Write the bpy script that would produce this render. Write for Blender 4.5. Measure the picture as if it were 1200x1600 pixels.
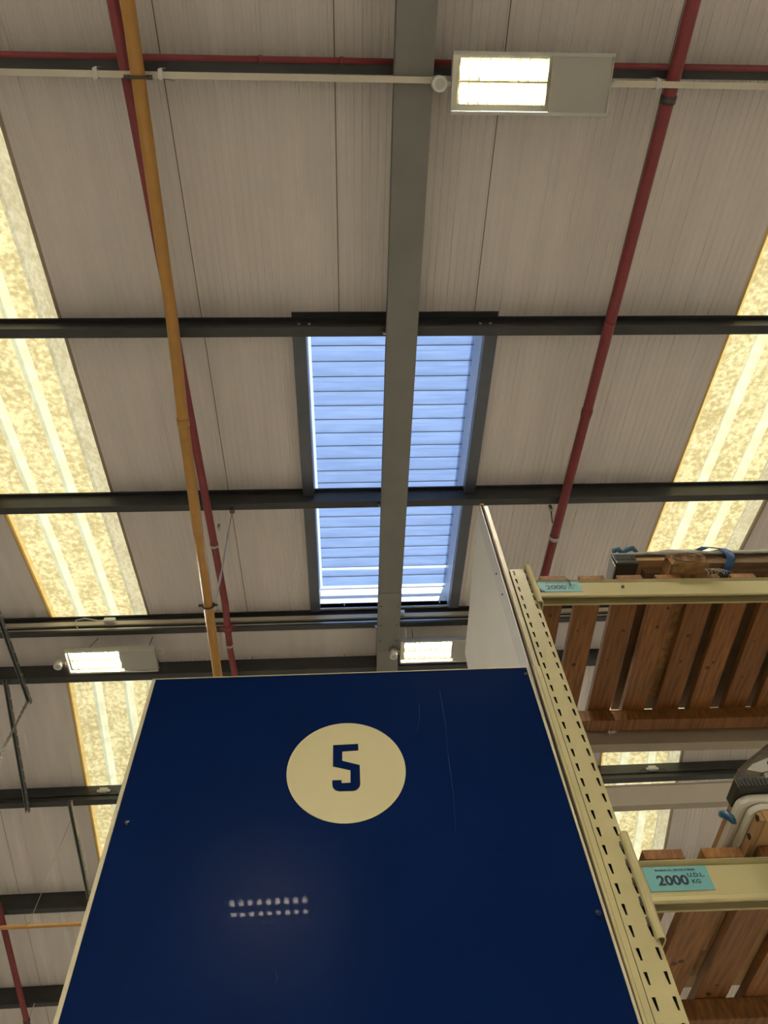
import bpy, bmesh, math, random
from mathutils import Vector, Matrix
random.seed(7)
scn = bpy.context.scene
COL = scn.collection
for o in list(bpy.data.objects):
    bpy.data.objects.remove(o)

# ------------------------------------------------------------------ camera
CZ = 1.6                                   # eye height above the floor
FPX = 1150.0
def _n(v): return v.normalized()
_zen = _n(Vector((-80, -714, FPX)))        # world up, in camera axes (x right, y down, z forward)
_x0 = Vector((20000, -388, FPX))
_xx = _n(_x0 - _zen * _x0.dot(_zen))
_yy = _zen.cross(_xx)
cam_d = bpy.data.cameras.new('camera')
cam = bpy.data.objects.new('camera', cam_d); COL.objects.link(cam)
cam_d.sensor_fit = 'VERTICAL'; cam_d.sensor_height = 36.0
cam_d.lens = FPX / 1600 * 36.0
cam_d.clip_start = 0.05; cam_d.clip_end = 300
rows = [_xx, _yy, _zen]
cam.matrix_world = Matrix((
    (rows[0][0], -rows[0][1], -rows[0][2], 0),
    (rows[1][0], -rows[1][1], -rows[1][2], 0),
    (rows[2][0], -rows[2][1], -rows[2][2], CZ),
    (0, 0, 0, 1)))
scn.camera = cam

# ------------------------------------------------------------------ sky, sun, exposure
scn.view_settings.view_transform = 'Standard'
scn.view_settings.look = 'None'
scn.view_settings.gamma = 1.0
scn.view_settings.exposure = 0.0
scn.view_settings.use_curve_mapping = False
w = bpy.data.worlds.new('sky'); scn.world = w; w.use_nodes = True
bg = w.node_tree.nodes['Background']
bg.inputs['Color'].default_value = (0.50, 0.70, 1.0, 1)
bg.inputs['Strength'].default_value = 1.9
sun_d = bpy.data.lights.new('sun', 'SUN'); sun_d.energy = 7.0; sun_d.angle = 0.009
sun_d.color = (0.97, 0.98, 1.0)
sun = bpy.data.objects.new('sun', sun_d); COL.objects.link(sun)
sun.rotation_euler = Vector((-0.30, 0.50, -0.80)).to_track_quat('-Z', 'Y').to_euler()
sun.location = (10, -15, 25)
LAMP = 720.0                                # radiance of the LED strips

# ------------------------------------------------------------------ materials
def mat(name, col, rough=0.5, metal=0.0, noise=0.0, scale=8.0, stretch=(1, 1, 1), col2=None,
        bump=0.0, bscale=60.0, coat=0.0, coat_rough=0.05, spec=0.5, emit=None, estr=0.0, detail=4.0):
    m = bpy.data.materials.new(name); m.use_nodes = True
    nt = m.node_tree; b = nt.nodes['Principled BSDF']
    b.inputs['Base Color'].default_value = (*col, 1)
    b.inputs['Roughness'].default_value = rough
    b.inputs['Metallic'].default_value = metal
    b.inputs['Specular IOR Level'].default_value = spec
    b.inputs['Coat Weight'].default_value = coat
    b.inputs['Coat Roughness'].default_value = coat_rough
    if emit:
        b.inputs['Emission Color'].default_value = (*emit, 1)
        b.inputs['Emission Strength'].default_value = estr
    tc = nt.nodes.new('ShaderNodeTexCoord')
    if noise > 0:
        mp = nt.nodes.new('ShaderNodeMapping'); mp.inputs['Scale'].default_value = stretch
        nz = nt.nodes.new('ShaderNodeTexNoise'); nz.inputs['Scale'].default_value = scale
        nz.inputs['Detail'].default_value = detail
        rp = nt.nodes.new('ShaderNodeValToRGB')
        c2 = col2 or tuple(c * (1 - noise) for c in col)
        rp.color_ramp.elements[0].position = 0.35; rp.color_ramp.elements[0].color = (*c2, 1)
        rp.color_ramp.elements[1].position = 0.65; rp.color_ramp.elements[1].color = (*col, 1)
        nt.links.new(tc.outputs['Object'], mp.inputs['Vector'])
        nt.links.new(mp.outputs['Vector'], nz.inputs['Vector'])
        nt.links.new(nz.outputs['Fac'], rp.inputs['Fac'])
        nt.links.new(rp.outputs['Color'], b.inputs['Base Color'])
    if bump > 0:
        n2 = nt.nodes.new('ShaderNodeTexNoise'); n2.inputs['Scale'].default_value = bscale
        bp = nt.nodes.new('ShaderNodeBump'); bp.inputs['Strength'].default_value = bump
        bp.inputs['Distance'].default_value = 0.01
        nt.links.new(tc.outputs['Object'], n2.inputs['Vector'])
        nt.links.new(n2.outputs['Fac'], bp.inputs['Height'])
        nt.links.new(bp.outputs['Normal'], b.inputs['Normal'])
    return m

def glazing(name, c_hi, c_lo, scale, stretch=(1, 1, 1), trans=0.75, gloss=0.05, p0=0.40, p1=0.62, detail=6.0):
    """weathered translucent sheet: translucent + diffuse, mottled by dirt"""
    m = bpy.data.materials.new(name); m.use_nodes = True
    nt = m.node_tree; nt.nodes.remove(nt.nodes['Principled BSDF'])
    out = nt.nodes['Material Output']
    tc = nt.nodes.new('ShaderNodeTexCoord')
    mp = nt.nodes.new('ShaderNodeMapping'); mp.inputs['Scale'].default_value = stretch
    nz = nt.nodes.new('ShaderNodeTexNoise'); nz.inputs['Scale'].default_value = scale
    nz.inputs['Detail'].default_value = detail; nz.inputs['Roughness'].default_value = 0.62
    n2 = nt.nodes.new('ShaderNodeTexNoise'); n2.inputs['Scale'].default_value = scale * 0.16
    ad = nt.nodes.new('ShaderNodeMath'); ad.operation = 'MULTIPLY_ADD'
    ad.inputs[1].default_value = 0.35; 
    rp = nt.nodes.new('ShaderNodeValToRGB')
    rp.color_ramp.elements[0].position = p0 + 0.17; rp.color_ramp.elements[0].color = (*c_lo, 1)
    rp.color_ramp.elements[1].position = p1 + 0.17; rp.color_ramp.elements[1].color = (*c_hi, 1)
    L = nt.links.new
    L(tc.outputs['Object'], mp.inputs['Vector']); L(mp.outputs['Vector'], nz.inputs['Vector'])
    L(mp.outputs['Vector'], n2.inputs['Vector'])
    L(n2.outputs['Fac'], ad.inputs[0]); L(nz.outputs['Fac'], ad.inputs[2])
    L(ad.outputs[0], rp.inputs['Fac'])
    tr = nt.nodes.new('ShaderNodeBsdfTranslucent'); df = nt.nodes.new('ShaderNodeBsdfDiffuse')
    L(rp.outputs['Color'], tr.inputs['Color']); L(rp.outputs['Color'], df.inputs['Color'])
    mx = nt.nodes.new('ShaderNodeMixShader'); mx.inputs['Fac'].default_value = trans
    L(df.outputs[0], mx.inputs[1]); L(tr.outputs[0], mx.inputs[2])
    gl = nt.nodes.new('ShaderNodeBsdfGlossy'); gl.inputs['Roughness'].default_value = 0.35
    m2 = nt.nodes.new('ShaderNodeMixShader'); m2.inputs['Fac'].default_value = gloss
    L(mx.outputs[0], m2.inputs[1]); L(gl.outputs[0], m2.inputs[2])
    L(m2.outputs[0], out.inputs['Surface'])
    return m

M = {}
M['roof'] = mat('roof_liner_paint', (0.76, 0.70, 0.67), 0.55, noise=0.08, scale=3.0, stretch=(2.5, 0.25, 1), spec=0.3)
M['roof_joint'] = mat('roof_joint_seal', (0.20, 0.18, 0.15), 0.7)
M['purlin'] = mat('weathered_galvanised_steel', (0.060, 0.062, 0.064), 0.42, metal=0.3, noise=0.2, scale=14, stretch=(0.3, 1, 1))
M['rafter'] = mat('grey_steel_paint', (0.22, 0.215, 0.205), 0.5, noise=0.08, scale=4)
M['trimmer'] = mat('blue_grey_steel_paint', (0.13, 0.14, 0.17), 0.45, metal=0.3, noise=0.12, scale=6)
M['alu'] = mat('mill_aluminium', (0.62, 0.66, 0.72), 0.5, metal=0.15, noise=0.08, scale=20)
M['blade'] = glazing('polycarbonate_blade', (0.54, 0.625, 0.76), (0.48, 0.56, 0.69), 5, (0.6, 6, 6), trans=0.72, gloss=0.06)
M['grp'] = glazing('weathered_rooflight_sheet', (0.52, 0.40, 0.18), (0.31, 0.225, 0.085), 22, trans=0.85)
M['grp_rib'] = glazing('rooflight_rib', (0.51, 0.445, 0.25), (0.44, 0.37, 0.19), 8, trans=0.85)
M['grp_edge'] = glazing('rooflight_lap', (0.37, 0.30, 0.16), (0.28, 0.215, 0.105), 34, (1, 0.6, 1), trans=0.85)
M['grp_foam'] = glazing('rooflight_foam_strip', (0.46, 0.31, 0.10), (0.40, 0.25, 0.07), 15, trans=0.8)
M['edge_dark'] = mat('brown_edge_seal', (0.34, 0.28, 0.20), 0.7)
M['foam_trim'] = mat('ochre_foam_trim', (0.66, 0.45, 0.17), 0.7)
M['red'] = mat('red_pipe_paint', (0.27, 0.045, 0.055), 0.42, noise=0.15, scale=10)
M['ochre'] = mat('ochre_gas_pipe_paint', (0.50, 0.255, 0.060), 0.38, noise=0.10, scale=12)
M['galv'] = mat('bright_galvanised', (0.55, 0.55, 0.54), 0.35, metal=0.7)
M['strut'] = mat('slotted_strut_steel', (0.16, 0.17, 0.165), 0.4, metal=0.5)
M['clip'] = mat('dark_pipe_clip', (0.10, 0.09, 0.08), 0.45, metal=0.5)
M['pvc'] = mat('cream_conduit_pvc', (0.62, 0.57, 0.47), 0.4)
M['whiteplastic'] = mat('white_plastic', (0.70, 0.70, 0.66), 0.4)
M['tray'] = mat('pale_lamp_tray_paint', (0.50, 0.50, 0.46), 0.4)
M['traydark'] = mat('lamp_gear_cover', (0.42, 0.41, 0.37), 0.5)
M['led'] = mat('led_strip', (0.9, 0.9, 0.85), 0.4, emit=(1.0, 0.935, 0.80), estr=LAMP)
M['lens'] = mat('reflector_cell', (0.17, 0.145, 0.06), 0.4)
M['blue'] = mat('navy_laminate', (0.0030, 0.0135, 0.072), 0.28, noise=0.10, scale=3, coat=0.006, coat_rough=0.0, spec=0.012)
M['bluescrew'] = mat('blue_screw_cap', (0.005, 0.015, 0.08), 0.2)
M['cream'] = mat('cream_powder_coat', (0.50, 0.44, 0.225), 0.42, noise=0.06, scale=9, bump=0.02)
M['creamedge'] = mat('cream_edging', (0.56, 0.50, 0.33), 0.4)
M['disc'] = mat('cream_vinyl', (0.54, 0.475, 0.255), 0.5)
M['sheet'] = mat('pale_grey_sheet', (0.68, 0.66, 0.62), 0.5, noise=0.05, scale=3)
M['sheetband'] = mat('pale_blue_grey_band', (0.56, 0.56, 0.56), 0.5)
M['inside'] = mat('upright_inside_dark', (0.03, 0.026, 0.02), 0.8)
M['beamgrey'] = mat('rear_beam_grey_paint', (0.40, 0.355, 0.28), 0.5, noise=0.06, scale=5)  # cream beam paint with its shade put into the colour
M['wood'] = mat('softwood_slat', (0.34, 0.148, 0.040), 0.6, noise=0.45, scale=9, stretch=(9, 0.7, 3), bump=0.05, bscale=40)
M['wood_b'] = mat('softwood_slat_darker', (0.275, 0.115, 0.030), 0.6, noise=0.45, scale=7, stretch=(11, 0.6, 3), bump=0.05, bscale=40)
M['knot'] = mat('wood_knot', (0.10, 0.035, 0.012), 0.6)
M['timber'] = mat('rough_timber', (0.36, 0.20, 0.07), 0.8, noise=0.5, scale=25, bump=0.3, bscale=60)
M['card'] = mat('cardboard', (0.42, 0.25, 0.11), 0.8, noise=0.12, scale=12)
M['carddark'] = mat('brown_board', (0.20, 0.12, 0.06), 0.7, noise=0.25, scale=8)  # darker brown holds the board pack's shade; scored rings share it
M['black'] = mat('black_ribbed_plastic', (0.022, 0.022, 0.016), 0.45)
M['cover'] = mat('grey_plastic_cover', (0.42, 0.41, 0.36), 0.3, noise=0.15, scale=6)
M['darkfilm'] = mat('dark_plastic_film', (0.10, 0.09, 0.065), 0.22, noise=0.3, scale=10)
M['whiteboard'] = mat('white_tray_acrylic', (0.66, 0.63, 0.54), 0.3)
M['strapblue'] = mat('blue_strap', (0.03, 0.11, 0.30), 0.45)
M['bluebag'] = mat('blue_plastic_bag', (0.02, 0.10, 0.20), 0.3)
M['teal'] = mat('teal_load_sticker', (0.16, 0.42, 0.43), 0.45, noise=0.06, scale=20)
M['ink'] = mat('dark_ink', (0.015, 0.03, 0.05), 0.5)
M['paper'] = mat('off_white_sticker', (0.62, 0.58, 0.42), 0.5)
M['concrete'] = mat('concrete_floor', (0.62, 0.59, 0.54), 0.6, noise=0.15, scale=1.5)
M['clad'] = mat('wall_cladding', (0.62, 0.60, 0.55), 0.6, noise=0.06, scale=2)
M['scratch'] = mat('scuffed_laminate', (0.03, 0.045, 0.10), 0.6)
M['cable'] = mat('dark_cable', (0.05, 0.045, 0.04), 0.5)
M['chain'] = mat('steel_chain', (0.30, 0.29, 0.26), 0.35, metal=0.6)

# ------------------------------------------------------------------ helpers
class MB:
    """collects shapes in one bmesh"""
    def __init__(s): s.bm = bmesh.new(); s.mats = []
    def mi(s, m):
        if m is None: return 0
        if m not in s.mats: s.mats.append(m)
        return s.mats.index(m)
    def face(s, vs, m=None):
        try: f = s.bm.faces.new(vs)
        except ValueError: return None
        f.material_index = s.mi(m); return f
    def v(s, p): return s.bm.verts.new(p)
    def box(s, a, b, m=None, bev=0.0):
        x0, y0, z0 = a; x1, y1, z1 = b
        P = [(x0,y0,z0),(x1,y0,z0),(x1,y1,z0),(x0,y1,z0),(x0,y0,z1),(x1,y0,z1),(x1,y1,z1),(x0,y1,z1)]
        V = [s.v(p) for p in P]; F = []
        for q in ((3,2,1,0),(4,5,6,7),(0,1,5,4),(1,2,6,5),(2,3,7,6),(3,0,4,7)):
            F.append(s.face([V[i] for i in q], m))
        if bev > 0:
            es = list({e for f in F for e in f.edges})
            r = bmesh.ops.bevel(s.bm, geom=es, offset=bev, segments=2, affect='EDGES', profile=0.5)
            k = s.mi(m)
            for f in r['faces']: f.material_index = k
        return s
    def prism(s, prof, fn, t0, t1, m=None, closed=True, caps=True):
        """prof: 2D points, fn(u, v, t) -> 3D"""
        A = [s.v(fn(u, q, t0)) for u, q in prof]; B = [s.v(fn(u, q, t1)) for u, q in prof]
        n = len(prof)
        for i in range(n if closed else n - 1):
            j = (i + 1) % n
            mm = m[i] if isinstance(m, list) else m
            s.face([A[i], A[j], B[j], B[i]], mm)
        if closed and caps:
            mm = m[0] if isinstance(m, list) else m
            s.face(list(reversed(A)), mm); s.face(B, mm)
        return s
    def tube(s, pts, r, m=None, seg=12, caps=True):
        pts = [Vector(p) for p in pts]; n = len(pts); rings = []
        up = Vector((0, 0, 1))
        d0 = (pts[1] - pts[0]).normalized()
        if abs(d0.dot(up)) > 0.95: up = Vector((1, 0, 0))
        side = d0.cross(up).normalized()
        for i, p in enumerate(pts):
            if i == 0: d = pts[1] - p
            elif i == n - 1: d = p - pts[i - 1]
            else: d = (pts[i + 1] - p).normalized() + (p - pts[i - 1]).normalized()
            d.normalize()
            side = (side - d * side.dot(d)).normalized(); nn = d.cross(side)
            rr = r[i] if isinstance(r, (list, tuple)) else r
            rings.append([s.v(p + (side * math.cos(2*math.pi*k/seg) + nn * math.sin(2*math.pi*k/seg)) * rr) for k in range(seg)])
        for i in range(n - 1):
            for k in range(seg):
                f = s.face([rings[i][k], rings[i][(k+1) % seg], rings[i+1][(k+1) % seg], rings[i+1][k]], m)
                if f: f.smooth = True
        if caps:
            s.face(list(reversed(rings[0])), m); s.face(rings[-1], m)
        return s
    def torus(s, c, axis, R, r, m=None, seg=20, sub=8):
        axis = Vector(axis).normalized(); c = Vector(c)
        a = axis.orthogonal().normalized(); b = axis.cross(a)
        rg = []
        for i in range(seg):
            t = 2*math.pi*i/seg; d = a*math.cos(t) + b*math.sin(t)
            rg.append([s.v(c + d*(R + r*math.cos(2*math.pi*k/sub)) + axis*r*math.sin(2*math.pi*k/sub)) for k in range(sub)])
        for i in range(seg):
            for k in range(sub):
                f = s.face([rg[i][k], rg[(i+1)%seg][k], rg[(i+1)%seg][(k+1)%sub], rg[i][(k+1)%sub]], m)
                if f: f.smooth = True
        return s
    def dome(s, c, rx, ry, rz, m=None, seg=16, ring=5):
        prev = None; c = Vector(c)
        for i in range(ring + 1):
            a = math.pi/2 * i / ring
            if i == ring:
                top = s.v(c + Vector((0, 0, rz)))
                for k in range(seg):
                    f = s.face([prev[k], prev[(k+1)%seg], top], m); f.smooth = True
                break
            cur = [s.v(c + Vector((rx*math.cos(a)*math.cos(2*math.pi*k/seg), ry*math.cos(a)*math.sin(2*math.pi*k/seg), rz*math.sin(a)))) for k in range(seg)]
            if prev:
                for k in range(seg):
                    f = s.face([prev[k], prev[(k+1)%seg], cur[(k+1)%seg], cur[k]], m); f.smooth = True
            prev = cur
        return s
    def done(s, name, m=None, parent=None, loc=None):
        bmesh.ops.recalc_face_normals(s.bm, faces=s.bm.faces)
        if loc is not None:
            for v in s.bm.verts: v.co -= Vector(loc)
        me = bpy.data.meshes.new(name); s.bm.to_mesh(me); s.bm.free()
        for k in (s.mats if s.mats else [m]): me.materials.append(k)
        o = bpy.data.objects.new(name, me); COL.objects.link(o)
        if loc is not None: o.location = loc
        if parent is not None:
            o.parent = parent
        return o

def tag(o, label=None, cat=None, group=None, kind=None):
    if label: o['label'] = label
    if cat: o['category'] = cat
    if group: o['group'] = group
    if kind: o['kind'] = kind
    return o
def thing(name, label, cat, loc=(0, 0, 0), group=None):
    o = bpy.data.objects.new(name, None); COL.objects.link(o); o.location = loc
    o.empty_display_size = 0.1
    return tag(o, label, cat, group)
def setting(name, loc=(0, 0, 0)):
    o = bpy.data.objects.new(name, None); COL.objects.link(o); o.location = loc
    o['kind'] = 'structure'; return o
def copy_tree(o, parent=None):
    c = o.copy(); COL.objects.link(c)
    if parent is not None: c.parent = parent
    for ch in list(o.children): copy_tree(ch, c)
    return c
def W(p): return (p[0], p[1], p[2] + CZ)
FONT = None
def text(name, s, size, m, parent, align='LEFT', width=1.0, bold=0.0):
    cu = bpy.data.curves.new(name, 'FONT'); cu.body = s; cu.size = size
    cu.align_x = align; cu.offset = bold; cu.resolution_u = 4
    t = bpy.data.objects.new(name, cu); COL.objects.link(t)
    dg = bpy.context.evaluated_depsgraph_get(); dg.update()
    me = bpy.data.meshes.new_from_object(t.evaluated_get(dg))
    bpy.data.objects.remove(t); bpy.data.curves.remove(cu)
    for v in me.vertices: v.co.x *= width
    me.materials.clear(); me.materials.append(m)
    o = bpy.data.objects.new(name, me); COL.objects.link(o); o.parent = parent
    return o

# ------------------------------------------------------------------ the building
H = 5.3 + CZ; S = math.tan(math.radians(10.9)); YR = 5.5; ZR = H + S * YR
CS = math.cos(math.radians(10.9)); SN = math.sin(math.radians(10.9))
X0B, X1B, Y0B, Y1B = -9.44, 9.46, -9.0, 15.0
def roofz(y): return H + S * y if y <= YR else ZR - S * (y - YR)
def near(x, y, d=0.0): return (x, y, H + S * y + d)
def far(x, y, d=0.0): return (x, y, ZR - S * (y - YR) + d)

tag(MB().box((X0B-.3, Y0B-.3, -.2), (X1B+.3, Y1B+.3, 0)).done('floor', M['concrete']), kind='structure')
zl, zh = roofz(Y0B), roofz(Y1B)
tag(MB().box((X0B-.3, Y0B-.3, 0), (X1B+.3, Y0B, zl-.02)).done('wall_back', M['clad']), kind='structure')
tag(MB().box((X0B-.3, Y1B, 0), (X1B+.3, Y1B+.3, zh-.02)).done('wall_front', M['clad']), kind='structure')
gab = [(Y0B, 0), (Y1B, 0), (Y1B, zh-.02), (YR, ZR-.02), (Y0B, zl-.02)]
tag(MB().prism(gab, lambda u, v, t: (t, u, v), X0B-.3, X0B).done('wall_left', M['clad']), kind='structure')
tag(MB().prism(gab, lambda u, v, t: (t, u, v), X1B, X1B+.3).done('wall_right', M['clad']), kind='structure')

# roof liner panels: ribbed sheets 1.05 m wide, the joints recessed
PW = 1.05; XO = 0.01
VX0, VX1, VY0, VY1 = -0.25, 1.145, 1.86, 5.12        # opening of the roof vent
ceiling = setting('ceiling')
def panel(x0, x1, y0, y1, fn):
    broad = x1 < -3.0                      # outer bays carry broad shallow swages
    mb = MB(); pitch = PW / (3 if broad else 20); prof = [(x0 + .004, .07), (x0 + .004, .0)]
    k0 = math.floor((x0 - XO) / pitch + 1e-6)
    k = k0
    while True:
        a = XO + k * pitch; k += 1
        if a + .02 > x1 - .012: break
        if a + .002 < x0: continue
        if broad:
            prof += [(a + .10, 0), (a + .14, .009), (a + .19, .009), (a + .23, 0)]; continue
        hi = .0035 if (k % 4) else .006
        prof += [(a + .012, 0), (a + .017, hi), (a + .034, hi), (a + .039, 0)]
    prof += [(x1 - .004, 0), (x1 - .004, .07)]
    prof = [p for i, p in enumerate(prof) if x0 <= p[0] <= x1]
    mb.prism(prof, lambda u, v, t: fn(u, t, v), y0, y1)
    return mb.done('roof_panel', M['roof'], ceiling)
cols = [XO + PW * k for k in range(-9, 10)]
sky_cols = {-3, 3}                                    # column index holding rooflights
for i in range(-9, 9):
    x0, x1 = XO + PW * i, XO + PW * (i + 1)
    if i in sky_cols: continue
    if x1 <= VX0 or x0 >= VX1:
        panel(x0, x1, Y0B, YR - .02, near)
    else:
        panel(x0, x1, Y0B, VY0, near); panel(x0, x1, VY1, YR - .02, near)
        if x0 < VX0: panel(x0, VX0, VY0, VY1, near)
        if x1 > VX1: panel(VX1, x1, VY0, VY1, near)
    panel(x0, x1, YR + .02, Y1B, far)
# dark sealant at the panel joints
for i in range(-8, 9):
    if {i, i - 1} & sky_cols: continue
    x = XO + PW * i
    segs = [(Y0B, VY0), (VY1, YR)] if VX0 < x < VX1 else [(Y0B, YR)]
    for a, b in segs:
        MB().prism([(x-.0045, .004), (x+.0045, .004), (x+.0045, .03), (x-.0045, .03)], lambda u, v, t: near(u, t, v), a, b).done('joint_seal', M['roof_joint'], ceiling)
    MB().prism([(x-.0045, .004), (x+.0045, .004), (x+.0045, .03), (x-.0045, .03)], lambda u, v, t: far(u, t, v), YR, Y1B).done('joint_seal', M['roof_joint'], ceiling)
# folded ridge flashing in lengths
for k in range(-3, 4):
    xa = -1.37 + k * 2.7
    pr = [(5.20, -.004), (YR, -.004), (5.80, -.004), (5.80, .0), (YR, .0), (5.20, .0)]
    MB().prism(pr, lambda u, v, t: (t, u, roofz(u) + v), xa + .004, xa + 2.696).done('ridge_flashing', M['roof'], ceiling)
    # outer ridge cap keeps daylight out
MB().prism([(5.3, .075), (YR, .075), (5.7, .075), (5.7, .085), (YR, .09), (5.3, .085)], lambda u, v, t: (t, u, roofz(u) + v), X0B, X1B).done('ridge_cap', M['roof'], ceiling)

# rooflights: corrugated translucent sheets
def rooflight(name, x0, x1, y0, y1, fn, foam_left):
    root = setting(name)
    n_y = 1
    wd = x1 - x0
    ribs = [(.30, .20), (.635, .20)] if foam_left else [(.33, .20), (.66, .20)]
    prof = [(x0, 0)]; mats = []
    def add(u, v, m): prof.append((u, v)); mats.append(m)
    P, R_, E_ = M['grp'], M['grp_rib'], M['grp_edge']
    if foam_left: add(x0 + .045, 0, M['grp_foam'])
    else: add(x0 + .10, 0, P)
    for c, _ in ribs:
        a = x0 + c * wd
        add(a - .055, 0, P); add(a - .030, .020, R_); add(a + .030, .020, R_); add(a + .055, 0, R_)
    add(x1 - .17, 0, P); add(x1 - .145, .012, E_); add(x1 - .075, .012, E_); add(x1 - .055, 0, E_); add(x1, 0, E_)
    mb = MB()
    mb.prism(prof, lambda u, v, t: fn(u, t, v + .03), y0, y1, m=mats, closed=False)
    mb.done('translucent_sheet', None, root)
    # end trims closing the thickness of the liner panels
    for xe in (x0, x1):
        m = M['foam_trim'] if xe == x0 else M['edge_dark']
        a, b = (xe - .014, xe + .006) if xe == x0 else (xe - .012, xe + .014)
        MB().prism([(a, -.003), (b, -.003), (b, .028), (a, .028)], lambda u, v, t: fn(u, t, v), y0, y1).done('edge_trim', m, root)
    return root
SX = {-3: (XO - 3*PW + .012, XO - 2*PW - .006), 3: (XO + 3*PW + .006, XO + 4*PW - .012)}
rooflight('window_1', *SX[-3], Y0B, 5.20, near, True)
rooflight('window_2', *SX[3], Y0B, 5.20, near, True)
rooflight('window_3', *SX[-3], 5.80, Y1B, far, True)
rooflight('window_4', *SX[3], 5.80, Y1B, far, True)

# ------------------------------------------------------------------ steel frame
def c_section(d, b, bt, lip, t=.005):
    # v down from the roof, u along the slope (+u = flange side)
    return [(0, 0), (bt, 0), (bt, lip*.6), (bt - t, lip*.6), (bt - t, t), (t, t), (t, d - t), (b - t, d - t), (b - t, d - lip), (b, d - lip), (b, d), (0, d)]
def purlin(y0, side, x0, x1, label, d=.24, b=.075, bt=.035, name='purlin', m=None):
    root = thing(name, label, 'beam', (0, y0, roofz(y0)))
    if side == 'near':
        f = lambda u, v, t: (t, -CS*u + SN*(v + .003), -SN*u - CS*(v + .003))
    else:
        f = lambda u, v, t: (t, CS*u - SN*(v + .003), -SN*u - CS*(v + .003))
    MB().prism(c_section(d, b, bt, .022), f, x0, x1, caps=True).done('channel', m or M['purlin'], root)
    return root, f
PX = 8.9
p0, _ = purlin(.05, 'near', -PX, PX, 'dark steel purlin nearest the top edge of the photo, behind the cream conduit')
p1, f1 = purlin(1.75, 'near', -PX, PX, 'dark steel purlin crossing above the top end of the roof vent, with a lap sleeve')
p2, f2 = purlin(3.46, 'near', -PX, PX, 'dark steel purlin crossing the middle of the blue roof vent')
p3, f3 = purlin(5.18, 'near', -PX, PX, 'dark steel purlin along the near side of the ridge, carrying the wiring tray')
p4, f4 = purlin(5.84, 'far', -PX, PX, 'dark steel purlin on the far side of the ridge behind the two lit lamps')
p5, f5 = purlin(7.50, 'far', -PX, PX, 'dark steel purlin beyond the ridge, carrying small white junction boxes')
p6, f6 = purlin(9.13, 'far', -PX, PX, 'second dark purlin below the ridge on the far slope, left of the blue panel')
p7, f7 = purlin(10.76, 'far', -PX, PX, 'lowest dark purlin seen on the far slope at the bottom left corner')
# lap sleeve over purlin 1
MB().prism(c_section(.246, .078, .075, .024), lambda u, v, t: f1(u + .004, v + .001, t), -.355, 1.245).done('lap_sleeve', M['purlin'], p1)
for xa in (-.30, -.22, 1.10, 1.18):
    for dv in (.07, .17):
        c = f1(.004, dv, xa); MB().tube([c, (c[0], c[1]-.014, c[2]-.002)], .012, seg=8).done('bolt', M['galv'], p1)
# pale strip painting the lit band on the ridge purlin's web
MB().prism([(.008, .075), (.035, .075), (.035, .125), (.008, .125)], f3, -PX, PX).done('wiring_tray', M['pvc'], p3)
MB().prism([(.006, .155), (.018, .155), (.018, .172), (.006, .172)], f3, -PX, PX).done('stiffener', M['galv'], p3)
MB().prism([(.006, .155), (.016, .155), (.016, .170), (.006, .170)], lambda u, v, t: f5(-u, v, t), -PX, PX).done('stiffener', M['purlin'], p5)

# rafter
RX0, RX1 = .345, .567
def i_section(w_, d_, tf=.016, tw=.012):
    h = w_ / 2
    return [(-h, -.264), (h, -.264), (h, -.264-tf), (tw/2, -.264-tf), (tw/2, -d_+tf), (h, -d_+tf), (h, -d_), (-h, -d_), (-h, -d_+tf), (-tw/2, -d_+tf), (-tw/2, -.264-tf), (-h, -.264-tf)]
raf = thing('rafter', 'grey painted steel I-beam rafter running from the top edge down to the blue panel', 'beam', (.456, YR, ZR - .3))
def rloc(p): return (p[0] - .456, p[1] - YR, p[2] - (ZR - .3))
for nm, (ya, yb, fn) in {'near_length': (Y0B, YR, near), 'far_length': (YR, Y1B, far)}.items():
    MB().prism(i_section(.2265, .385), lambda u, v, t: rloc(fn(.467 + u, t, v)), ya, yb).done(nm, M['rafter'], raf)
# splice plate and cleats
MB().prism([(-.116, -.391), (.116, -.391), (.116, -.385), (-.116, -.385)], lambda u, v, t: rloc(near(.467 + u, t, v)), 4.55, 5.40).done('splice_plate', M['rafter'], raf)
for yc in (1.80, 3.51, 5.22):
    MB().prism([(-.145, -.245), (-.112, -.245), (-.112, -.30), (-.130, -.30)], lambda u, v, t: rloc(near(.467 + u, t, v)), yc - .05, yc - .035).done('cleat', M['galv'], raf)
for yc in (4.75, 5.05, 5.3):
    for sx in (-1, 1):
        c = near(.467 + sx*.085, yc, -.392); MB().tube([rloc(c), rloc((c[0], c[1], c[2]-.012))], .014, seg=6).done('bolt', M['rafter'], raf)

# ------------------------------------------------------------------ louvred roof vent
vent = thing('roof_vent', 'louvred roof vent with pale blue blades glowing with daylight, behind the rafter', 'vent', near(.45, 3.49, .0))
VO = Vector(near(.45, 3.49, 0))
def vl(x, y, d): return tuple(Vector(near(x, y, d)) - VO)
CH = .30
for (a, b, pr) in (('l', VX0, (VX0 - .03, VX0)), ('r', VX1, (VX1, VX1 + .03))):
    MB().prism([(pr[0], -.01), (pr[1], -.01), (pr[1], CH + .06), (pr[0], CH + .06)], lambda u, v, t: vl(u, t, v), VY0 - .03, VY1 + .03).done('curb_wall', M['alu'], vent)
for ya, yb in ((VY0 - .03, VY0), (VY1, VY1 + .03)):
    MB().prism([(ya, -.01), (yb, -.01), (yb, CH + .06), (ya, CH + .06)], lambda u, v, t: vl(t, u, v), VX0 - .03, VX1 + .03).done('curb_wall', M['alu'], vent)
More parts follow.
